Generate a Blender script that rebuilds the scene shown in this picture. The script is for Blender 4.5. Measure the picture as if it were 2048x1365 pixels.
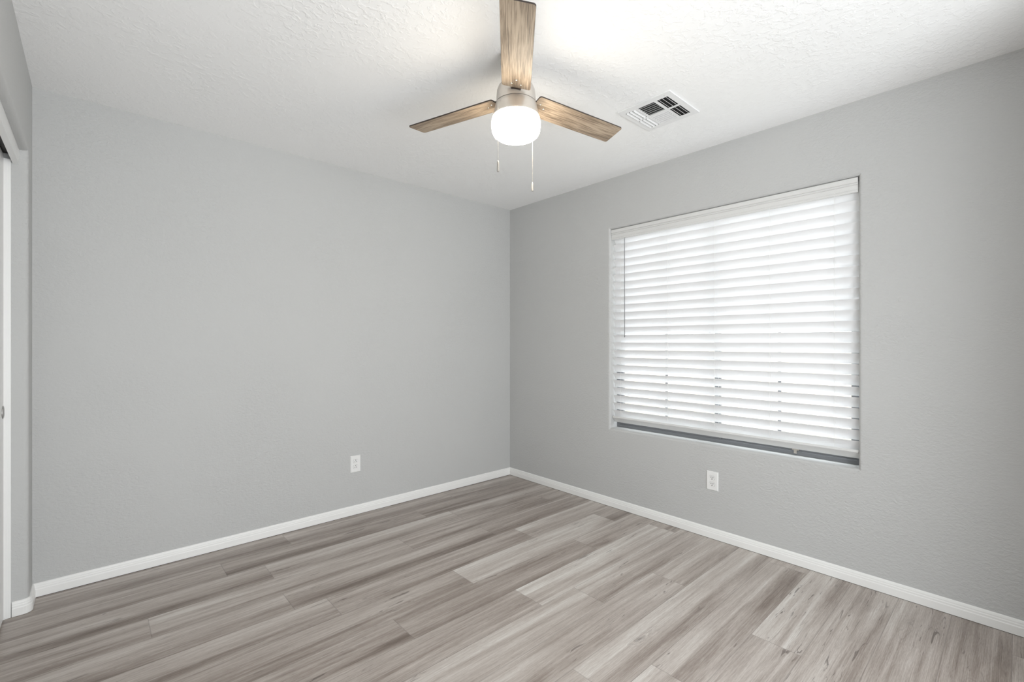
import bpy, bmesh, math, random
from mathutils import Vector, Matrix
random.seed(7)
for o in list(bpy.data.objects): bpy.data.objects.remove(o)
C = bpy.context.scene
COL = C.collection
PI = math.pi

# ------------------------------------------------------------------ camera
# room corner (far corner of the photo) is the origin; wall_back is y=0, wall_right is x=0
CAMX, CAMY, CAMZ = -2.856, -3.172, 1.22
FX, FY = 0.6725, 0.7401            # viewing direction
RX, RY = 0.7401, -0.6725           # to the right
cam = bpy.data.cameras.new('camera')
cam.sensor_width = 36.0
cam.lens = 924.0 / 2048.0 * 36.0
cam.shift_y = 2.5 / 2048.0
cam.clip_start = 0.02
co = bpy.data.objects.new('camera', cam)
COL.objects.link(co)
co.location = (CAMX, CAMY, CAMZ)
co.rotation_euler = (PI / 2, 0, math.atan2(FY, FX) - PI / 2)
C.camera = co

# ------------------------------------------------------------------ light and exposure
C.view_settings.view_transform = 'Standard'
C.view_settings.look = 'None'
C.view_settings.gamma = 1.0
C.view_settings.use_curve_mapping = False
C.view_settings.exposure = 0.0

SKY = 6.0
SUN = 3.0
FILL = 112.0
LAMP = 33.0
w = bpy.data.worlds.new('world')
C.world = w
w.use_nodes = True
bg = w.node_tree.nodes['Background']
bg.inputs[0].default_value = (0.93, 0.96, 1.0, 1)
bg.inputs[1].default_value = SKY
sun = bpy.data.lights.new('sun', 'SUN')
sun.energy = SUN
sun.angle = math.radians(1.0)
sun.color = (1.0, 0.97, 0.92)
so = bpy.data.objects.new('sun', sun)
COL.objects.link(so)
so.rotation_euler = (math.radians(28), 0, math.radians(-100))   # comes from behind the house
# added area light behind the camera, fills the room through the opening
al = bpy.data.lights.new('room_fill', 'AREA')
al.shape = 'RECTANGLE'
al.size = 2.0
al.size_y = 2.1
al.energy = FILL
al.color = (0.94, 0.972, 1.0)
ao = bpy.data.objects.new('room_fill', al)
COL.objects.link(ao)
ao.location = (-2.10, -4.50, 1.20)
ao.rotation_euler = (PI / 2 + math.radians(22), 0, math.radians(4))        # faces +y, into the room
# ------------------------------------------------------------------ sizes
H = 2.44
XL = -3.068                 # wall_left plane
YB = -3.46                  # wall_front plane (behind the camera)
WY0, WY1 = -1.114, -2.623   # window opening
WZ0, WZ1 = 0.580, 2.062

# ------------------------------------------------------------------ materials
def mat(name, color=(.8, .8, .8), rough=.5, metal=0.0, spec=None):
    m = bpy.data.materials.new(name)
    m.use_nodes = True
    b = m.node_tree.nodes['Principled BSDF']
    b.inputs['Base Color'].default_value = (*color, 1)
    b.inputs['Roughness'].default_value = rough
    b.inputs['Metallic'].default_value = metal
    if spec is not None: b.inputs['Specular IOR Level'].default_value = spec
    return m

class NT:
    def __init__(s, m): s.t = m.node_tree; s.b = s.t.nodes['Principled BSDF']
    def n(s, typ, **kw):
        nd = s.t.nodes.new(typ)
        for k, v in kw.items():
            if k.startswith('i_'):
                key = k[2:]
                key = int(key) if key.isdigit() else key.replace('_', ' ')
                nd.inputs[key].default_value = v
            else: setattr(nd, k, v)
        return nd
    def l(s, a, b): s.t.links.new(a, b)
    def math(s, op, a, b=None, clamp=False):
        nd = s.t.nodes.new('ShaderNodeMath'); nd.operation = op; nd.use_clamp = clamp
        for i, v in enumerate((a, b)):
            if v is None: continue
            if isinstance(v, (int, float)): nd.inputs[i].default_value = v
            else: s.l(v, nd.inputs[i])
        return nd.outputs[0]
    def ramp(s, fac, stops):
        nd = s.t.nodes.new('ShaderNodeValToRGB')
        e = nd.color_ramp.elements
        while len(e) < len(stops): e.new(.5)
        for q, (p, c) in zip(e, stops):
            q.position = p; q.color = (*c, 1) if len(c) == 3 else c
        s.l(fac, nd.inputs[0])
        return nd.outputs[0]
    def mix(s, fac, a, b, blend='MIX'):
        nd = s.t.nodes.new('ShaderNodeMix'); nd.data_type = 'RGBA'; nd.blend_type = blend
        for idx, v in ((0, fac), (6, a), (7, b)):
            if isinstance(v, (int, float)): nd.inputs[idx].default_value = v
            elif isinstance(v, tuple): nd.inputs[idx].default_value = (*v, 1)
            else: s.l(v, nd.inputs[idx])
        return nd.outputs[2]

def g3(v): return (v, v, v)

def painted_wall(name, color, bump, scale, rough=.75, knock=False, stretch=(1, 1, 1)):
    m = mat(name, color, rough, spec=.25)
    t = NT(m)
    tc = t.n('ShaderNodeTexCoord')
    mp = t.n('ShaderNodeMapping'); mp.inputs['Scale'].default_value = stretch
    t.l(tc.outputs['Object'], mp.inputs[0])
    n1 = t.n('ShaderNodeTexNoise', i_Scale=scale, i_Detail=3.0, i_Roughness=.55, i_Distortion=.6)
    t.l(mp.outputs[0], n1.inputs['Vector'])
    n2 = t.n('ShaderNodeTexNoise', i_Scale=1.3, i_Detail=2.0)
    t.l(tc.outputs['Object'], n2.inputs['Vector'])
    patch = t.ramp(n2.outputs[0], [(.38, g3(.25)), (.62, g3(1.0))])
    lo, hi = (.50, .60) if knock else (.35, .75)
    h = t.ramp(n1.outputs[0], [(lo, g3(0)), (hi, g3(1))])
    hh = t.math('MULTIPLY', h, patch)
    n3 = t.n('ShaderNodeTexNoise', i_Scale=9.0, i_Detail=1.0)
    t.l(tc.outputs['Object'], n3.inputs['Vector'])
    hh = t.math('ADD', hh, t.math('MULTIPLY', n3.outputs[0], 1.2))
    bp = t.n('ShaderNodeBump', i_Strength=bump, i_Distance=.004)
    t.l(hh, bp.inputs['Height'])
    t.l(bp.outputs[0], t.b.inputs['Normal'])
    return m

WALLC = (.545, .548, .543)
M_wall = painted_wall('grey_wall_paint', WALLC, .50, 55, stretch=(1, 1, 1.7))
M_ceil = painted_wall('white_ceiling_paint', (.93, .93, .925), .32, 38, knock=True)
M_trim = mat('white_trim_paint', (.87, .87, .86), .38)
M_door = mat('white_door_paint', (.80, .80, .79), .42)
M_white = mat('white_plastic', (.84, .84, .83), .35)
M_vinyl = mat('white_valance_vinyl', (.70, .70, .69), .45)
M_vent = mat('white_vent_enamel', (.84, .84, .84), .40)
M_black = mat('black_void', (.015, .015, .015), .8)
M_dark = mat('dark_steel', (.05, .048, .045), .5, .6)
M_slot = mat('dark_slot', (.02, .02, .02), .7)
M_chrome = mat('steel_screw', (.80, .78, .74), .25, 1.0)
M_chain = mat('dull_bead_chain', (.40, .38, .35), .5, .5)
M_nickel = mat('brushed_nickel', (.66, .62, .57), .38, .75)
M_iron = mat('bronze_blade_iron', (.07, .055, .045), .45, .7)
M_frame = mat('grey_window_frame', (.17, .175, .185), .5)
M_cup = mat('satin_finger_pull', (.38, .37, .36), .35, .9)
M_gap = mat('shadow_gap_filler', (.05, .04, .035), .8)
M_ext = mat('exterior_stucco', (.55, .48, .40), .9)
M_gravel = mat('pale_gravel', (.52, .47, .41), .95)
t = NT(M_gravel)
nn = t.n('ShaderNodeTexNoise', i_Scale=14.0, i_Detail=6.0)
t.l(t.ramp(nn.outputs[0], [(.35, (.17, .165, .13)), (.65, (.36, .33, .29))]), t.b.inputs['Base Color'])

# slats: white faux wood which lets a little daylight through
M_slat = mat('white_blind_slat', (.88, .88, .885), .40)
t = NT(M_slat)
t.b.inputs['Transmission Weight'].default_value = 0
tr = t.n('ShaderNodeBsdfTranslucent'); tr.inputs[0].default_value = (.9, .91, .93, 1)
mx = t.n('ShaderNodeMixShader'); mx.inputs[0].default_value = .13
out = t.t.nodes['Material Output']
t.l(t.b.outputs[0], mx.inputs[1]); t.l(tr.outputs[0], mx.inputs[2]); t.l(mx.outputs[0], out.inputs[0])
M_cord = mat('white_cord', (.82, .82, .80), .7)
M_wand = mat('grey_clear_wand', (.30, .30, .31), .25)

M_glass = bpy.data.materials.new('window_glass')
M_glass.use_nodes = True
gt = M_glass.node_tree
gt.nodes.clear()
go = gt.nodes.new('ShaderNodeOutputMaterial')
g1 = gt.nodes.new('ShaderNodeBsdfTransparent'); g1.inputs[0].default_value = (.93, .95, .95, 1)
g2 = gt.nodes.new('ShaderNodeBsdfGlossy'); g2.inputs['Roughness'].default_value = .02
gm = gt.nodes.new('ShaderNodeMixShader'); gm.inputs[0].default_value = .06
gt.links.new(g1.outputs[0], gm.inputs[1]); gt.links.new(g2.outputs[0], gm.inputs[2]); gt.links.new(gm.outputs[0], go.inputs[0])

# frosted lit globe of the fan lamp
M_globe = mat('lit_frosted_glass', (.95, .93, .88), .35)
t = NT(M_globe)
t.b.inputs['Emission Color'].default_value = (1.0, .90, .74, 1)
t.b.inputs['Emission Strength'].default_value = LAMP

# blade wood
M_blade = mat('grey_oak_blade', (.3, .25, .2), .5, spec=.3)
t = NT(M_blade)
tc = t.n('ShaderNodeTexCoord')
mp = t.n('ShaderNodeMapping'); mp.inputs['Scale'].default_value = (3.5, 110.0, 3.0)
t.l(tc.outputs['Object'], mp.inputs[0])
n1 = t.n('ShaderNodeTexNoise', i_Scale=2.2, i_Detail=5.0, i_Roughness=.6, i_Distortion=.8)
t.l(mp.outputs[0], n1.inputs['Vector'])
mp2 = t.n('ShaderNodeMapping'); mp2.inputs['Scale'].default_value = (2.2, 14.0, 3.0)
t.l(tc.outputs['Object'], mp2.inputs[0])
n2 = t.n('ShaderNodeTexNoise', i_Scale=1.6, i_Detail=2.0, i_Distortion=1.2)
t.l(mp2.outputs[0], n2.inputs['Vector'])
s_ = t.math('ADD', t.math('MULTIPLY', n1.outputs[0], .75), t.math('MULTIPLY', n2.outputs[0], .35))
t.l(t.ramp(s_, [(.38, (.085, .060, .042)), (.50, (.235, .180, .130)), (.64, (.42, .335, .25))]), t.b.inputs['Base Color'])
bp = t.n('ShaderNodeBump', i_Strength=.25, i_Distance=.002)
t.l(n1.outputs[0], bp.inputs['Height']); t.l(bp.outputs[0], t.b.inputs['Normal'])
M_bladeedge = mat('dark_blade_edge', (.035, .025, .02), .5)

# baseboard: painted wood
M_base = mat('baseboard_paint', (.88, .88, .865), .40)

# floor planks
M_floor = mat('grey_oak_vinyl_plank', (.4, .36, .33), .38, spec=.6)
t = NT(M_floor)
uv = t.n('ShaderNodeUVMap', uv_map='plank')
at = t.n('ShaderNodeAttribute', attribute_name='tone')
sep = t.n('ShaderNodeSeparateColor'); t.l(at.outputs['Color'], sep.inputs[0])
tone, ofs, vdir = sep.outputs[0], sep.outputs[1], sep.outputs[2]
sx = t.n('ShaderNodeSeparateXYZ'); t.l(uv.outputs[0], sx.inputs[0])
u_, v_ = sx.outputs[0], sx.outputs[1]        # metres along, metres across the plank
wz = t.math('MULTIPLY', ofs, 37.0)
def pnoise(su, sv, detail, rough, dist, add=0.0):
    c = t.n('ShaderNodeCombineXYZ')
    t.l(t.math('MULTIPLY', u_, su), c.inputs[0]); t.l(t.math('MULTIPLY', v_, sv), c.inputs[1])
    t.l(t.math('ADD', wz, add), c.inputs[2])
    q = t.n('ShaderNodeTexNoise', i_Scale=1.0, i_Detail=detail, i_Roughness=rough, i_Distortion=dist)
    t.l(c.outputs[0], q.inputs['Vector'])
    return q.outputs[0], c.outputs[0]
streak, _ = pnoise(.9, 24.0, 4.0, .62, .6)
broad, _ = pnoise(1.3, 5.5, 2.0, .5, .5, 5.0)
fine, _ = pnoise(7.0, 300.0, 3.0, .65, .2, 9.0)
fine2, _ = pnoise(40.0, 520.0, 2.0, .6, .0, 13.0)
# dark band towards one long edge of every plank (it is printed on them)
edge = t.ramp(v_, [(0.0, g3(.55)), (.035, g3(1.0)), (.095, g3(.25)), (.14, g3(0.0))])
band = t.math('MULTIPLY', edge, t.ramp(broad, [(.40, g3(0.0)), (.62, g3(1.0))]))
val = t.math('ADD', t.math('MULTIPLY', tone, .62), t.math('MULTIPLY', t.math('SUBTRACT', streak, .5), 1.05))
val = t.math('ADD', val, t.math('MULTIPLY', t.math('SUBTRACT', fine, .5), .62))
val = t.math('ADD', val, t.math('MULTIPLY', t.math('SUBTRACT', fine2, .5), .40))
val = t.math('ADD', val, t.math('MULTIPLY', t.math('SUBTRACT', broad, .5), .50))
val = t.math('SUBTRACT', val, t.math('MULTIPLY', band, .44))
val = t.math('ADD', val, .19, clamp=True)
col = t.ramp(val, [(0.0, (.160, .124, .102)), (.30, (.325, .276, .243)), (.60, (.51, .460, .422)), (1.0, (.76, .740, .70))])
# knots and cracks
_, kc = pnoise(1.0, 1.0, 0, 0, 0, 21.0)
km = t.n('ShaderNodeMapping'); km.inputs['Scale'].default_value = (1.7, 7.0, 1.0)
t.l(kc, km.inputs[0])
dn = t.n('ShaderNodeTexNoise', i_Scale=4.0, i_Detail=3.0); t.l(km.outputs[0], dn.inputs['Vector'])
vm = t.n('ShaderNodeVectorMath', operation='SCALE'); vm.inputs['Scale'].default_value = .30
t.l(dn.outputs['Color'], vm.inputs[0])
va = t.n('ShaderNodeVectorMath', operation='ADD'); t.l(km.outputs[0], va.inputs[0]); t.l(vm.outputs[0], va.inputs[1])
vo = t.n('ShaderNodeTexVoronoi', i_Scale=1.0); vo.inputs['Randomness'].default_value = 1.0
t.l(va.outputs[0], vo.inputs['Vector'])
ring = t.math('SINE', t.math('MULTIPLY', vo.outputs['Distance'], 110.0))
ringm = t.math('MULTIPLY', t.math('MULTIPLY', t.math('ADD', ring, .2, clamp=True), .45), t.ramp(vo.outputs['Distance'], [(.05, g3(1)), (.24, g3(0))]))
core = t.ramp(vo.outputs['Distance'], [(.02, g3(1)), (.075, g3(0))])
kmask = t.math('ADD', ringm, core, clamp=True)
sel = t.math('GREATER_THAN', t.n('ShaderNodeSeparateColor').inputs[0].default_value[0], 2.0) if False else None
vs = t.n('ShaderNodeSeparateColor'); t.l(vo.outputs['Color'], vs.inputs[0])
kmask = t.math('MULTIPLY', kmask, t.math('GREATER_THAN', vs.outputs[0], .62))
ck, _ = pnoise(5.0, 55.0, 3.0, .55, 1.2, 31.0)
ck2, _ = pnoise(1.6, 9.0, 1.0, .5, .2, 41.0)
crack = t.math('MULTIPLY', t.ramp(ck, [(.33, g3(1)), (.37, g3(0))]), t.ramp(ck2, [(.48, g3(0)), (.60, g3(1))]))
dk = t.math('ADD', t.math('MULTIPLY', kmask, .62), t.math('MULTIPLY', crack, .70), clamp=True)
col = t.mix(dk, col, (.085, .065, .055))
# seams
sm = t.n('ShaderNodeUVMap', uv_map='seam')
ss = t.n('ShaderNodeSeparateXYZ'); t.l(sm.outputs[0], ss.inputs[0])
def seam(v, wd):
    return t.ramp(v, [(0.0, g3(1)), (wd, g3(0))])
sd = t.math('MAXIMUM', seam(ss.outputs[0], .0016), seam(ss.outputs[1], .0014))
col = t.mix(t.math('MULTIPLY', sd, .55), col, (.09, .075, .065))
t.l(col, t.b.inputs['Base Color'])
bp = t.n('ShaderNodeBump', i_Strength=.12, i_Distance=.001)
t.l(t.math('SUBTRACT', fine, t.math('MULTIPLY', dk, .8)), bp.inputs['Height'])
t.l(bp.outputs[0], t.b.inputs['Normal'])
t.l(t.math('ADD', t.math('MULTIPLY', fine, .12), .27), t.b.inputs['Roughness'])

# ------------------------------------------------------------------ mesh helpers
def new(): return bmesh.new()

def link(name, bm, m, parent=None, smooth=False, loc=None, bevel=0, autosm=None, flat_over=1e9):
    me = bpy.data.meshes.new(name)
    if bevel:
        bmesh.ops.bevel(bm, geom=[e for e in bm.edges if e.is_manifold and e.calc_face_angle(0) > .6], offset=bevel, segments=2, affect='EDGES', profile=.6)
    bmesh.ops.recalc_face_normals(bm, faces=bm.faces)
    bm.to_mesh(me); bm.free()
    for mm in (m if isinstance(m, (list, tuple)) else [m]): me.materials.append(mm)
    if smooth:
        for p in me.polygons: p.use_smooth = p.area < flat_over
        if autosm: me.set_sharp_from_angle(angle=math.radians(autosm))
    o = bpy.data.objects.new(name, me)
    COL.objects.link(o)
    if parent: o.parent = parent
    if loc: o.location = loc
    return o

def box(bm, x0, x1, y0, y1, z0, z1, mi=0, mat4=None):
    vs = [bm.verts.new((x, y, z)) for x in (x0, x1) for y in (y0, y1) for z in (z0, z1)]
    if mat4 is not None:
        for v in vs: v.co = mat4 @ v.co
    for f in ((0, 1, 3, 2), (4, 6, 7, 5), (0, 4, 5, 1), (2, 3, 7, 6), (0, 2, 6, 4), (1, 5, 7, 3)):
        q = bm.faces.new([vs[i] for i in f]); q.material_index = mi
    return vs

def prism(bm, pts, axis, a, b, mi=0):
    """closed polygon pts (2-D) swept along an axis from a to b"""
    def mk(p, s):
        if axis == 'x': return (s, p[0], p[1])
        if axis == 'y': return (p[0], s, p[1])
        return (p[0], p[1], s)
    A = [bm.verts.new(mk(p, a)) for p in pts]; B = [bm.verts.new(mk(p, b)) for p in pts]
    n = len(pts)
    for i in range(n):
        bm.faces.new((A[i], A[(i + 1) % n], B[(i + 1) % n], B[i])).material_index = mi
    bm.faces.new(A[::-1]).material_index = mi; bm.faces.new(B).material_index = mi

def lathe(bm, prof, seg=48, c=(0, 0)):
    rings = []
    for r, z in prof:
        if r < 1e-5: rings.append([bm.verts.new((c[0], c[1], z))])
        else: rings.append([bm.verts.new((c[0] + r * math.cos(2 * PI * k / seg), c[1] + r * math.sin(2 * PI * k / seg), z)) for k in range(seg)])
    for a, b in zip(rings, rings[1:]):
        for k in range(seg):
            k2 = (k + 1) % seg
            if len(a) == 1 and len(b) == 1: continue
            if len(a) == 1: bm.faces.new((a[0], b[k2], b[k]))
            elif len(b) == 1: bm.faces.new((a[k], a[k2], b[0]))
            else: bm.faces.new((a[k], a[k2], b[k2], b[k]))

def tube(bm, pts, r, seg=8, cap=True):
    pts = [Vector(p) for p in pts]
    rings = []
    for i, p in enumerate(pts):
        d = (pts[min(i + 1, len(pts) - 1)] - pts[max(i - 1, 0)]).normalized()
        up = Vector((0, 0, 1)) if abs(d.z) < .9 else Vector((1, 0, 0))
        a = d.cross(up).normalized(); b = d.cross(a)
        rings.append([bm.verts.new(p + a * r * math.cos(2 * PI * k / seg) + b * r * math.sin(2 * PI * k / seg)) for k in range(seg)])
    for A, B in zip(rings, rings[1:]):
        for k in range(seg): bm.faces.new((A[k], A[(k + 1) % seg], B[(k + 1) % seg], B[k]))
    if cap: bm.faces.new(rings[0][::-1]); bm.faces.new(rings[-1])

def empty(name, loc=(0, 0, 0), rz=0):
    o = bpy.data.objects.new(name, None); COL.objects.link(o)
    o.location = loc; o.rotation_euler = (0, 0, rz); o.empty_display_size = .05
    return o

def tag(o, label, cat, group=None):
    o['label'] = label; o['category'] = cat
    if group: o['group'] = group
    return o

def struct(o, label=None, cat=None):
    o['kind'] = 'structure'
    if label: o['label'] = label
    if cat: o['category'] = cat
    return o

# ------------------------------------------------------------------ floor
W = .1835
ROW0 = -.0315
joints = {-1: [-1.2], 0: [-1.967, -.752], 1: [-2.335, -1.127], 2: [-2.161, -.955], 3: [-2.675, -1.453, -.243], 4: [-2.173, -.965],
          5: [-2.031, -.818], 6: [-2.65, -1.432, -.22], 7: [-1.877, -.655], 8: [-2.53, -1.316, -.095], 9: [-2.30, -1.086], 10: [-1.878, -.663],
          11: [-2.75, -1.53], 12: [-2.505, -1.29, -.077], 13: [-2.034, -.819], 14: [-1.35], 15: [-2.75, -1.60], 16: [-2.2, -1.0],
          17: [-2.6, -1.4, -.2], 18: [-1.9, -.7]}
tones = {-1: [.4, .4], 0: [.36, .42, .30], 1: [.40, .38, .26], 2: [.42, .66, .52], 3: [.45, .55, .44, .4], 4: [.50, .40, .42], 5: [.50, .42, .74],
         6: [.5, .38, .84, .42], 7: [.44, .40, .62], 8: [.5, .45, .92, .5], 9: [.55, .80, .66], 10: [.5, .58, .56], 11: [.5, .62, .74], 12: [.5, .7, .58, .6],
         13: [.5, .56, .72], 14: [.5, .64], 15: [.5, .4, .50], 16: [.5, .5, .42], 17: [.5, .5, .5, .4], 18: [.5, .6, .5]}
me = bpy.data.meshes.new('floor')
bm = new()
uvl = bm.loops.layers.uv.new('plank'); sml = bm.loops.layers.uv.new('seam')
cl = bm.loops.layers.float_color.new('tone')
XF0, XF1 = -3.9, 0.05
for i in range(-1, 19):
    ya = .05 if i == -1 else ROW0 - W * i
    yb = ROW0 - W * (i + 1)
    js = [XF0] + joints[i] + [XF1]
    for k in range(len(js) - 1):
        x0, x1 = js[k], js[k + 1]
        tn = tones[i][k]; r1 = random.random(); r2 = random.random()
        vs = [bm.verts.new(p) for p in ((x0, yb, 0), (x1, yb, 0), (x1, ya, 0), (x0, ya, 0))]
        f = bm.faces.new(vs)
        big = 10.0
        for lp, (uu, vv) in zip(f.loops, ((x0, 0), (x1, 0), (x1, ya - yb), (x0, ya - yb))):
            lp[uvl].uv = (uu + r1 * 9, vv)
            lp[cl] = (tn, r1, r2, 1)
            lp[sml].uv = (uu - x0, vv)
bm.faces.ensure_lookup_table()
flo = link('floor', bm, M_floor)
struct(flo)
bm = new(); box(bm, XF0, .16, -5.4, .05, -.12, -.004)
sb = link('floor_slab', bm, M_gap); sb.name = 'trim_4'; struct(sb)
bm = new(); box(bm, XF0, .05, -5.4, ROW0 - W * 19, -.003, 0.0)
hf = link('added_hall_floor', bm, mat('added_hall_vinyl', (.36, .32, .29), .4)); hf.name = 'floor_added_hall'; struct(hf)  # floor of the unseen bay added for the fill light

# ------------------------------------------------------------------ walls
def bevel_edges(bm, test, off, seg=6):
    bmesh.ops.recalc_face_normals(bm, faces=bm.faces)
    es = [e for e in bm.edges if test(e)]
    bmesh.ops.bevel(bm, geom=es, offset=off, segments=seg, affect='EDGES', profile=.5)

# back wall (left half of the photo)
bm = new(); box(bm, -3.9, .15, 0, .14, -.02, H + .02)
struct(link('wall_back', bm, M_wall))

# right wall with the window opening: a rectangular ring with bullnose corners
TH = .15
bm = new()
o_ = [(.0, -.02), (YB - .14, -.02), (YB - .14, H + .02), (.0, H + .02)]
i_ = [(WY0, WZ0), (WY1, WZ0), (WY1, WZ1), (WY0, WZ1)]
FO = [bm.verts.new((0, y, z)) for y, z in o_]; FI = [bm.verts.new((0, y, z)) for y, z in i_]
BO = [bm.verts.new((TH, y, z)) for y, z in o_]; BI = [bm.verts.new((TH, y, z)) for y, z in i_]
for k in range(4):
    j = (k + 1) % 4
    bm.faces.new((FO[k], FO[j], FI[j], FI[k])); bm.faces.new((BO[j], BO[k], BI[k], BI[j]))
    bm.faces.new((FI[k], FI[j], BI[j], BI[k])); bm.faces.new((FO[j], FO[k], BO[k], BO[j]))
fi = set(FI)
bevel_edges(bm, lambda e: e.verts[0] in fi and e.verts[1] in fi, .019, 8)
wr = link('wall_right', bm, M_wall, smooth=True, autosm=25, flat_over=.015)
struct(wr)

# left wall: a short return, the closet opening and a header, bullnose all round
CY0, CY1, CZ = -.158, -1.99, 2.083
LT = .135
bm = new()
pts = [(0, -.02), (0, H + .02), (YB - .14, H + .02), (YB - .14, -.02), (CY1, -.02), (CY1, CZ), (CY0, CZ), (CY0, -.02)]
F_ = [bm.verts.new((XL, y, z)) for y, z in pts]; B_ = [bm.verts.new((XL - LT, y, z)) for y, z in pts]
for k in range(8):
    j = (k + 1) % 8
    bm.faces.new((F_[k], F_[j], B_[j], B_[k]))
for V in (F_, B_):
    bm.faces.new((V[0], V[1], V[6], V[7])); bm.faces.new((V[1], V[2], V[5], V[6])); bm.faces.new((V[2], V[3], V[4], V[5]))
fs = {F_[4], F_[5], F_[6], F_[7]}
bevel_edges(bm, lambda e: e.verts[0] in fs and e.verts[1] in fs and not (e.verts[0] in (F_[4], F_[7]) and e.verts[1] in (F_[4], F_[7])), .019, 8)
struct(link('wall_left', bm, M_wall, smooth=True, autosm=25, flat_over=.015))

# front wall (behind the camera) with an opening added to admit the fill light
DX0, DX1, DZ = -2.98, -.70, 2.22
bm = new()
box(bm, -3.21, DX0, YB - .12, YB, -.02, H + .02)
box(bm, DX1, .0, YB - .12, YB, -.02, H + .02)
box(bm, DX0, DX1, YB - .12, YB, DZ, H + .02)
struct(link('wall_front', bm, M_wall))
bm = new()
box(bm, -3.21, .0, -4.86, -4.74, -.02, H + .02)
box(bm, -3.30, -3.21, -4.86, YB - .12, -.02, H + .02)
box(bm, 0, .12, -4.86, YB - .14, -.02, H + .02)
struct(link('wall_added_hall', bm, M_wall))  # unseen walls added around the fill light

# ceiling
bm = new(); box(bm, -3.9, .15, -4.9, .14, H, H + .1)
struct(link('ceiling', bm, M_ceil))
# closet interior
bm = new()
box(bm, -3.98, -3.9, -2.3, .14, -.02, H + .02)
box(bm, -3.9, XL - LT, -2.3, -2.2, -.02, H + .02)
struct(link('wall_closet', bm, M_wall))

# ------------------------------------------------------------------ baseboards
BP = [(0, 0), (.0125, 0), (.0125, .034), (.0105, .038), (.0105, .045), (.0085, .049), (.0085, .054), (.0065, .060), (.003, .0635), (0, .0635)]
def baseboard(name, path, z0=.0015):
    """path: room-side wall line (2-D points), board stands to the right-hand side of travel"""
    bm = new()
    P_ = [Vector(p) for p in path]
    rings = []
    for i, p in enumerate(P_):
        d0 = (P_[i] - P_[i - 1]).normalized() if i else None
        d1 = (P_[i + 1] - P_[i]).normalized() if i < len(P_) - 1 else None
        if d0 is None: n = Vector((d1.y, -d1.x)); s = 1
        elif d1 is None: n = Vector((d0.y, -d0.x)); s = 1
        else:
            n0 = Vector((d0.y, -d0.x)); n1 = Vector((d1.y, -d1.x)); n = (n0 + n1).normalized(); s = 1 / max(.4, n.dot(n0))
        rings.append([bm.verts.new((p.x + n.x * q[0] * s, p.y + n.y * q[0] * s, z0 + q[1])) for q in BP])
    k = len(BP)
    for A, B in zip(rings, rings[1:]):
        for j in range(k): bm.faces.new((A[j], A[(j + 1) % k], B[(j + 1) % k], B[j]))
    bm.faces.new(rings[0][::-1]); bm.faces.new(rings[-1])
    return struct(link(name, bm, M_base))
baseboard('baseboard_back', [(XL, 0), (0, 0)])
baseboard('baseboard_right', [(0, -.0), (0, YB)])
r = .019
arc = [(XL - r + r * math.cos(a), CY0 + r + r * math.sin(a)) for a in [-(PI / 2) * q / 5 for q in range(6)]]
baseboard('baseboard_left', [(XL - .052, CY0)] + arc[::-1] + [(XL, 0)])
baseboard('baseboard_front', [(0, YB), (DX1, YB)])
# dark strip standing in for the shade in the floor-to-baseboard gap
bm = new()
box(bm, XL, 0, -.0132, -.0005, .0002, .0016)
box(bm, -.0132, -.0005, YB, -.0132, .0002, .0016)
struct(link('gap_shade_strip', bm, M_gap))

# ------------------------------------------------------------------ closet door, jamb, fascia
bm = new()
JX0, JX1 = -3.200, -3.1225
box(bm, JX0, JX1, CY0 - .010, CY0 + .001, 0.0005, 2.03)
box(bm, JX0, -3.133, CY0 - .0125, CY0 - .010, 0.0005, 2.03)
box(bm, JX0, -3.1395, CY0 - .015, CY0 - .0125, 0.0005, 2.03)
j1 = struct(link('trim_1', bm, M_trim, bevel=.0006))
bm = new(); box(bm, -3.118, -3.098, CY1, CY0, 2.016, 2.0825)
struct(link('trim_2', bm, M_trim, bevel=.0015))
bm = new()
box(bm, -3.199, -3.121, CY1, CY0 - .002, 2.055, 2.0825)
tk = link('closet_track', bm, M_dark); tk.name = 'trim_5'; struct(tk)
d1 = empty('door_1', (-3.16, -.64, .008)); struct(d1)
bm = new(); box(bm, -3.164, -3.144, -1.12, -.170, .010, 2.045)
p_ = link('door_panel', bm, M_door, d1, bevel=.0015); p_.matrix_parent_inverse = Matrix.Translation((3.16, .64, -.008))
bm = new()
prof = [(0, -.0042), (.0175, -.0042), (.021, -.001), (.0235, .0016), (.0265, .0020), (.0285, .0012), (.029, -.0005)]
lathe(bm, prof, 40)
bmesh.ops.scale(bm, vec=(1, 1, 1), verts=bm.verts)
bmesh.ops.rotate(bm, cent=(0, 0, 0), matrix=Matrix.Rotation(PI / 2, 3, 'Y'), verts=bm.verts)
bmesh.ops.translate(bm, vec=(-3.1432, -.198, .915), verts=bm.verts)
h_ = link('finger_pull', bm, M_cup, d1, smooth=True, autosm=50); h_.matrix_parent_inverse = Matrix.Translation((3.16, .64, -.008)); h_['label'] = 'round satin metal finger pull'
d2 = empty('door_2', (-3.187, -1.5, .008)); struct(d2)
bm = new(); box(bm, -3.194, -3.176, -1.985, -1.04, .010, 2.045)
p_ = link('door_panel', bm, M_door, d2, bevel=.0015); p_.matrix_parent_inverse = Matrix.Translation((3.187, 1.5, -.008))

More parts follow.
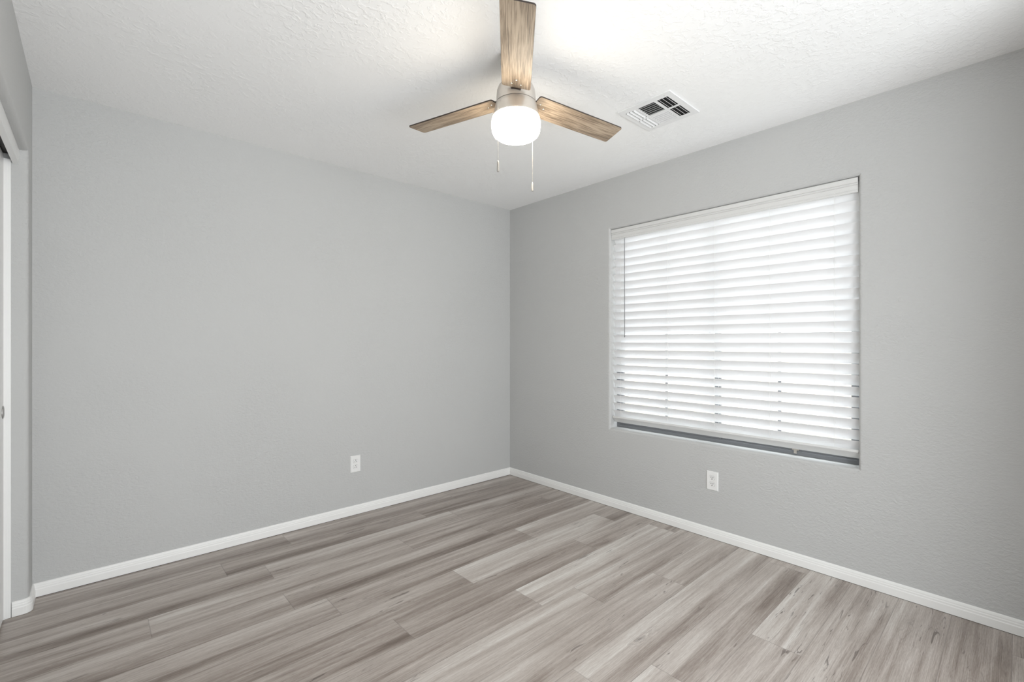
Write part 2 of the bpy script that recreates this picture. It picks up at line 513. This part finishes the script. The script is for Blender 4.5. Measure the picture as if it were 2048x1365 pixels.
# ------------------------------------------------------------------ window
win = empty('window_1', (.12, (WY0 + WY1) / 2, WZ0)); struct(win)
WI = Matrix.Translation((-.12, -(WY0 + WY1) / 2, -WZ0))
def wpart(name, bm, m, **k):
    o = link(name, bm, m, win, **k); o.matrix_parent_inverse = WI; return o
YC = (WY0 + WY1) / 2
bm = new()
fw = .022
box(bm, .092, .140, WY0 - fw, WY0, WZ0, WZ1); box(bm, .092, .140, WY1, WY1 + fw, WZ0, WZ1)
box(bm, .092, .140, WY1 + fw, WY0 - fw, WZ0, WZ0 + fw); box(bm, .092, .140, WY1 + fw, WY0 - fw, WZ1 - fw, WZ1)
wpart('window_frame', bm, M_frame)
for (ya, yb, xx) in ((WY0 - fw, YC - .022, .108), (YC + .022, WY1 + fw, .122)):
    bm = new()
    s = .030
    lo, hi = min(ya, yb), max(ya, yb)
    box(bm, xx - .008, xx + .008, lo, lo + s, WZ0 + fw, WZ1 - fw); box(bm, xx - .008, xx + .008, hi - s, hi, WZ0 + fw, WZ1 - fw)
    box(bm, xx - .008, xx + .008, lo + s, hi - s, WZ0 + fw, WZ0 + fw + s); box(bm, xx - .008, xx + .008, lo + s, hi - s, WZ1 - fw - s, WZ1 - fw)
    ym = (lo + hi) / 2
    box(bm, xx - .003, xx + .003, ym - .009, ym + .009, WZ0 + fw + s, WZ1 - fw - s)
    sa = wpart('window_sash', bm, M_frame)
    bm = new(); box(bm, xx + .0032, xx + .0055, lo + s - .002, hi - s + .002, WZ0 + fw + s - .002, WZ1 - fw - s + .002)
    g = link('window_pane', bm, M_glass, sa)
# drywall sill board: white painted reveal lining at the bottom
bm = new()
box(bm, .084, .098, -2.335, -2.300, WZ0 + .030, WZ0 + .040); box(bm, .080, .090, -2.325, -2.310, WZ0 + .012, WZ0 + .032)
la = wpart('window_latch', bm, M_chrome, bevel=.001); la['label'] = 'small bright metal latch'

# ------------------------------------------------------------------ blind
BY0, BY1 = WY0 - .010, WY1 + .0035
bl = empty('window_blind', (.045, YC, WZ0 + .04))
tag(bl, 'white horizontal slat blind lowered and tilted closed inside the window opening', 'window blind')
BI_ = Matrix.Translation((-.045, -YC, -(WZ0 + .04)))
def bpart(name, bm, m, **k):
    o = link(name, bm, m, bl, **k); o.matrix_parent_inverse = BI_; return o
# valance with a routed profile
vp = [(.022, 2.060), (.006, 2.060), (.003, 2.056), (.003, 2.034), (.0075, 2.0325), (.0075, 2.0285), (.0040, 2.0280), (.0040, 2.0235), (.0100, 2.0205),
      (.0100, 2.014), (.0100, 1.998), (.0065, 1.995), (.0065, 1.988), (.0095, 1.984), (.022, 1.984)]
bm = new(); prism(bm, [(x + .009 - (.0 if x > .02 else .0), z - .001) for x, z in vp], 'y', WY0 - .003, WY1 + .0045)
bpart('valance', bm, M_vinyl)
bm = new(); box(bm, .028, .078, BY1, BY0, 2.012, 2.058)
bpart('head_rail', bm, M_white)
NS = 24
SW, ST = .0635, .0028
tilt = math.radians(59)
XS = .046
ztop, dz = 2.003, .0560
slat_me = None
for k in range(NS):
    zc = ztop - dz * k - .5 * SW * math.sin(tilt)
    if slat_me is None:
        bm = new()
        # slightly crowned slat; local x across (room edge at -x), y along
        n = 6; up = []; dn_ = []
        for q in range(n + 1):
            s = -SW / 2 + SW * q / n
            cr = .0022 * (1 - (2 * q / n - 1) ** 2)
            edge_ = .45 if q in (0, n) else 1
            up.append((s, cr + ST / 2 * edge_)); dn_.append((s, cr - ST / 2 * edge_))
        prism(bm, [(a, b) for a, b in up] + [(a, b) for a, b in dn_[::-1]], 'y', -(BY0 - BY1) / 2, (BY0 - BY1) / 2)
        o = link('slat', bm, M_slat, bl, smooth=True, autosm=40)
        slat_me = o
        base_inv = Matrix.Identity(4)
    else:
        o = slat_me.copy(); COL.objects.link(o)
    dt = 0
    if k == 18: dt = math.radians(-9)
    o.matrix_parent_inverse = BI_
    o.location = (XS, (BY0 + BY1) / 2, zc + random.uniform(-.0006, .0006))
    o.rotation_euler = (0, tilt + dt + math.radians(random.uniform(-.7, .7)), 0)   # room edge up, window edge down
# bottom rail
bm = new()
box(bm, -.0285, .0285, BY1, BY0, -.007, .007, mat4=Matrix.Translation((.044, 0, .646)) @ Matrix.Rotation(math.radians(42), 4, 'Y'))
br_ = bpart('bottom_rail', bm, M_vinyl, bevel=.002)
BR = br_
# ladder cords and lift cords
for y in (-1.20, -1.571, -1.888, -2.206, -2.517):
    bm = new()
    tube(bm, [(.0135, y, 1.99), (.0135, y, .70), (.018, y, .668)], .0007, 5)
    tube(bm, [(.0785, y, 1.99), (.0785, y, .70), (.070, y, .640)], .0007, 5)
    for k in range(NS):
        zc = ztop - dz * k - .5 * SW * math.sin(tilt) - .003
        c_, s_ = math.cos(tilt) * SW / 2, math.sin(tilt) * SW / 2
        tube(bm, [(.0135, y, zc + s_), (.0785, y, zc - s_ - .002)], .0005, 4)
    bpart('ladder_cord', bm, M_cord)
bm = new()
tube(bm, [(.0145, -1.236, 1.983), (.0090, -1.236, 1.972), (.0090, -1.237, 1.262)], .0027, 8)
tube(bm, [(.0090, -1.237, 1.262), (.0090, -1.237, 1.256)], .0036, 8)
bpart('tilt_wand', bm, M_wand, smooth=True)

# ------------------------------------------------------------------ outlets
def outlet(loc, rz, label, upside):
    root = empty('wall_outlet', loc, rz)
    tag(root, label, 'electrical outlet', None)
    # local: +y is out of the wall
    bm = new()
    w2, h2 = .0365, .0585
    P0 = [(-w2, -h2), (w2, -h2), (w2, h2), (-w2, h2)]
    a = [bm.verts.new((x, 0.0, z)) for x, z in P0]; b = [bm.verts.new((x, .003, z)) for x, z in P0]
    c = [bm.verts.new((x * .90, .0062, z * .94)) for x, z in P0]
    for A, B in ((a, b), (b, c)):
        for k in range(4): bm.faces.new((A[k], A[(k + 1) % 4], B[(k + 1) % 4], B[k]))
    bm.faces.new(c); bm.faces.new(a[::-1])
    link('cover_plate', bm, M_white, root, bevel=.0006)
    for s in (1, -1):
        bm = new()
        zc = .0195 * s
        ring = []
        for k in range(28):
            a_ = 2 * PI * k / 28
            x, z = .0172 * math.cos(a_), .0172 * math.sin(a_)
            z = max(-.0135, min(.0135, z))
            ring.append((x, z + zc))
        prism(bm, ring, 'y', .0058, .0080)
        rc = link('receptacle', bm, M_white, root)
        bm = new()
        f = -1 if upside else 1
        for x, hh in ((-.0062, .0046), (.0062, .0038)):
            box(bm, x - .0016, x + .0016, .0079, .0083, zc + .0035 * f - hh, zc + .0035 * f + hh)
        g = []
        for k in range(16):
            a_ = 2 * PI * k / 16
            g.append((0.0030 * math.cos(a_), zc - .0075 * f + 0.0030 * math.sin(a_)))
        prism(bm, g, 'y', .0079, .0083)
        link('slot', bm, M_slot, rc)
        # thin dark gap around the receptacle face
        bm = new()
        prism(bm, [(x * 1.055, (z - zc) * 1.06 + zc) for x, z in ring], 'y', .0052, .0064)
        link('receptacle_gap', bm, mat('grey_gap', (.28, .28, .28), .8), root)
    bm = new()
    tube(bm, [(0, .0055, 0), (0, .0072, 0)], .0028, 14)
    link('screw', bm, M_white, root)
    return root
outlet((-1.475, 0, .358), PI, 'white duplex outlet low on the left wall, slots turned upside down', True)
outlet((0, -1.884, .358), PI / 2, 'white duplex outlet on the right wall below the window', False)

# ------------------------------------------------------------------ small wall patch / plugged nail hole
bm = new()
lathe(bm, [(0, .0020), (.006, .0018), (.009, .0008), (.010, 0)], 20)
bmesh.ops.rotate(bm, cent=(0, 0, 0), matrix=Matrix.Rotation(-PI / 2, 3, 'Y'), verts=bm.verts)
o = link('wall_plug', bm, M_wall, smooth=True, loc=(0, -2.787, 1.423))
tag(o, 'small painted-over plug on the wall to the right of the window', 'wall plug')

# ------------------------------------------------------------------ ceiling vent
VX0, VX1, VY0, VY1 = -.797, -.487, -2.034, -1.736
ve = empty('ceiling_vent', ((VX0 + VX1) / 2, (VY0 + VY1) / 2, H))
tag(ve, 'white square metal air vent with louvres in the ceiling', 'air vent')
VI = Matrix.Translation((-(VX0 + VX1) / 2, -(VY0 + VY1) / 2, -H))
def vpart(name, bm, m, parent=None, **k):
    o = link(name, bm, m, parent or ve, **k); o.matrix_parent_inverse = VI if parent is None else Matrix.Identity(4); return o
zt, zb_ = H - .0005, H - .007
cells = []
for (xa, xb) in ((-.758, -.648), (-.632, -.522)):
    cells += [(xa, xb, -1.822, -1.762, 'x'), (xa, xb, -1.928, -1.838, 'y'), (xa, xb, -2.002, -1.944, 'x')]
xs = sorted({VX0, VX1} | {c[0] for c in cells} | {c[1] for c in cells})
ys = sorted({VY0, VY1} | {c[2] for c in cells} | {c[3] for c in cells})
bm = new()
for a in range(len(xs) - 1):
    for b in range(len(ys) - 1):
        mx_, my_ = (xs[a] + xs[a + 1]) / 2, (ys[b] + ys[b + 1]) / 2
        if any(c[0] < mx_ < c[1] and c[2] < my_ < c[3] for c in cells): continue
        box(bm, xs[a], xs[a + 1], ys[b], ys[b + 1], zb_, zb_ + .0015)
bmesh.ops.remove_doubles(bm, verts=bm.verts, dist=1e-5)
# turned-up rim
for (a, b, c, d) in ((VX0, VX0 + .002, VY0, VY1), (VX1 - .002, VX1, VY0, VY1), (VX0 + .002, VX1 - .002, VY0, VY0 + .002), (VX0 + .002, VX1 - .002, VY1 - .002, VY1)):
    box(bm, a, b, c, d, zb_ + .0015, zt)
vpart('vent_frame', bm, M_vent)
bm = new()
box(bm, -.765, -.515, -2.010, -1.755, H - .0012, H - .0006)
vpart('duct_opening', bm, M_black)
for (xa, xb, ya, yb, ax) in cells:
    n = 3 if ax == 'x' else 6
    for k in range(n):
        bm = new()
        wd = (.0150 if ya < -1.9 else .0125) if ax == 'x' else (.0125 if xa < -.7 else .0085)
        if ax == 'x':
            yc = ya + (yb - ya) * (k + .5) / n
            out_ = 1 if ya < -1.9 else -1         # outer banks throw air outwards
            ang = math.radians(42) * out_
            m4 = Matrix.Translation(((xa + xb) / 2, yc, zb_ + .0005)) @ Matrix.Rotation(ang, 4, 'X')
            box(bm, -(xb - xa) / 2, (xb - xa) / 2, -wd / 2, wd / 2, -.0005, .0005, mat4=m4)
        else:
            xc = xa + (xb - xa) * (k + .5) / n
            out_ = -1 if xa < -.7 else 1
            ang = math.radians(42) * out_
            m4 = Matrix.Translation((xc, (ya + yb) / 2, zb_ + .0005)) @ Matrix.Rotation(ang, 4, 'Y')
            box(bm, -wd / 2, wd / 2, -(yb - ya) / 2, (yb - ya) / 2, -.0005, .0005, mat4=m4)
        for v in bm.verts: v.co.z = min(v.co.z, H - .0016)
        vpart('louvre', bm, M_vent)
for (x, y) in ((-.775, -1.995), (-.505, -1.775)):
    bm = new(); tube(bm, [(x, y, zb_ + .0005), (x, y, zb_ - .0012)], .0035, 12)
    vpart('vent_screw', bm, M_chrome)

# ------------------------------------------------------------------ ceiling fan
HX, HY = -1.523, -1.730
fan = empty('ceiling_fan', (HX, HY, H))
tag(fan, 'three-bladed ceiling fan with grey wood blades and a lit white drum globe', 'ceiling fan')
def fpart(name, bm, m, parent=None, **k):
    """mesh given in fan coordinates: origin on the fan axis, z as world height"""
    if parent is None: bmesh.ops.translate(bm, vec=(0, 0, -H), verts=bm.verts)
    return link(name, bm, m, parent or fan, **k)
bm = new()
lathe(bm, [(0, H - .0006), (.066, H - .0006), (.066, 2.405), (.060, 2.385), (.045, 2.375), (.032, 2.372), (.032, 2.318), (0, 2.318)], 48)
fpart('canopy', bm, M_nickel, smooth=True, autosm=35)
bm = new()
lathe(bm, [(0, 2.322), (.040, 2.320), (.060, 2.314), (.074, 2.303), (.081, 2.286), (.083, 2.262), (.0845, 2.2345), (0, 2.2345)], 64)
fpart('motor_housing', bm, M_nickel, smooth=True, autosm=35)
bm = new()
lathe(bm, [(0, 2.2342), (.080, 2.2342), (.080, 2.2328), (0, 2.2328)], 48)
fpart('motor_hub', bm, M_iron, smooth=True, autosm=35)
bm = new()
lathe(bm, [(0, 2.2326), (.0845, 2.2326), (.087, 2.230), (.090, 2.215), (.096, 2.190), (.099, 2.178), (.099, 2.174), (.094, 2.172), (0, 2.172)], 64)
fpart('light_kit', bm, M_nickel, smooth=True, autosm=35)
bm = new()
lathe(bm, [(0, 2.1715), (.097, 2.1715), (.101, 2.168), (.1035, 2.155), (.1035, 2.130), (.101, 2.114), (.095, 2.102), (.083, 2.093), (.062, 2.0875), (.03, 2.085), (0, 2.0845)], 72)
gl = fpart('lamp_globe', bm, M_globe, smooth=True, autosm=60)
gl['label'] = 'lit frosted white glass drum'

phi0 = -2.3063
R0, R1, BW = .087, .5526, .1155
pitch = -.184
blade0 = None; iron0 = None
def rounded_blade():
    bm = new()
    pts = []
    rr = .010
    def cor(cx_, cy_, a0):
        for q in range(5):
            a = a0 + (PI / 2) * q / 4
            pts.append((cx_ + rr * math.cos(a), cy_ + rr * math.sin(a)))
    h = BW / 2; h0 = BW / 2 * 1.03
    cor(R1 - rr, h - rr, 0); cor(R0 + rr, h0 - rr, PI / 2); cor(R0 + rr, -h0 + rr, PI); cor(R1 - rr, -h + rr, -PI / 2)
    prism(bm, pts, 'z', -.0028, .0028)
    for f in bm.faces:
        if abs(f.normal.z) < .5: f.material_index = 1
    bm.normal_update()
    for f in bm.faces: f.material_index = 1 if abs(f.normal.z) < .5 else 0
    return bm
for b in range(3):
    phi = phi0 + b * 2 * PI / 3
    # blades: pitch about their own long axis
    M4 = Matrix.Translation((0, 0, 2.256 - H)) @ Matrix.Rotation(-.0061, 4, 'X') @ Matrix.Rotation(.0419, 4, 'Y') @ Matrix.Rotation(phi, 4, 'Z') @ Matrix.Rotation(.015, 4, 'Y') @ Matrix.Rotation(pitch, 4, 'X')
    if blade0 is None:
        bo = link('blade', rounded_blade(), [M_blade, M_bladeedge], fan); blade0 = bo
        bm = new()
        # iron: arm from the hub, then a plate on top of the blade
        prism(bm, [(.080, -.020), (.112, -.026), (.150, -.030), (.168, -.012), (.168, .012), (.150, .030), (.112, .026), (.080, .020)], 'z', .0030, .0062)
        prism(bm, [(.078, -.020), (.0868, -.020), (.0868, .020), (.078, .020)], 'z', -.0075, .0050)
        io = link('blade_iron', bm, M_iron, fan); iron0 = io
        scr = []
        for (sx_, sy_) in ((.112, -.019), (.112, .019), (.140, 0.0)):
            bm = new()
            lathe(bm, [(0, -.0052), (.0025, -.0050), (.0042, -.0040), (.0046, -.0028), (0, -.0026)], 14, (sx_, sy_))
            scr.append(link('blade_screw', bm, M_chrome, bo, smooth=True))
    else:
        bo = blade0.copy(); COL.objects.link(bo)
        io = iron0.copy(); COL.objects.link(io)
        for s in scr[:3]:
            c = s.copy(); COL.objects.link(c); c.parent = bo
    bo.matrix_local = M4; io.matrix_local = M4

# pull chains with fobs
def chain(lat, dep, ztop_, zf1, zf0, label, horiz):
    px, py = lat * RX + dep * FX, lat * RY + dep * FY
    k_ = .085 / math.hypot(px, py)
    bm = new()
    tube(bm, [(px * k_, py * k_, ztop_ + .004), (px, py, ztop_), ], .0012, 6)
    tube(bm, [(px, py, ztop_), (px, py, zf1)], .00055, 5)
    z = ztop_
    while z > zf1 + .001:
        bmesh.ops.create_icosphere(bm, subdivisions=1, radius=.0013, matrix=Matrix.Translation((px, py, z)))
        z -= .0042
    bmesh.ops.create_cone(bm, cap_ends=True, segments=10, radius1=.0022, radius2=.0022, depth=.007, matrix=Matrix.Translation((px, py, ztop_ - .072)))
    bmesh.ops.translate(bm, vec=(0, 0, -H), verts=bm.verts)
    ch = link('pull_chain', bm, M_chain, fan, smooth=True, autosm=50)
    ch['label'] = label
    bm = new()
    lathe(bm, [(0, zf1 + .002), (.0016, zf1 + .001), (.0036, zf1 - .004), (.0046, zf1 - .010), (.0050, zf0 + .004), (.0046, zf0), (0, zf0)], 16, (px, py))
    bmesh.ops.translate(bm, vec=(0, 0, -H), verts=bm.verts)
    link('pull_fob', bm, M_chain, ch, smooth=True, autosm=45)
chain(-.074, -.076, 2.210, 1.962, 1.918, 'beaded pull chain in front of the globe', 1)
chain(.074, .080, 2.210, 1.928, 1.889, 'beaded pull chain behind the globe', 1)

# ------------------------------------------------------------------ outdoors, seen in slivers between the slats
bm = new(); box(bm, .16, 30, -20, 18, -.42, -.30)
struct(link('ground', bm, M_gravel))
bm = new(); box(bm, 7.0, 7.2, -20, 18, -.30, 1.05)
struct(link('wall_garden', bm, M_ext))
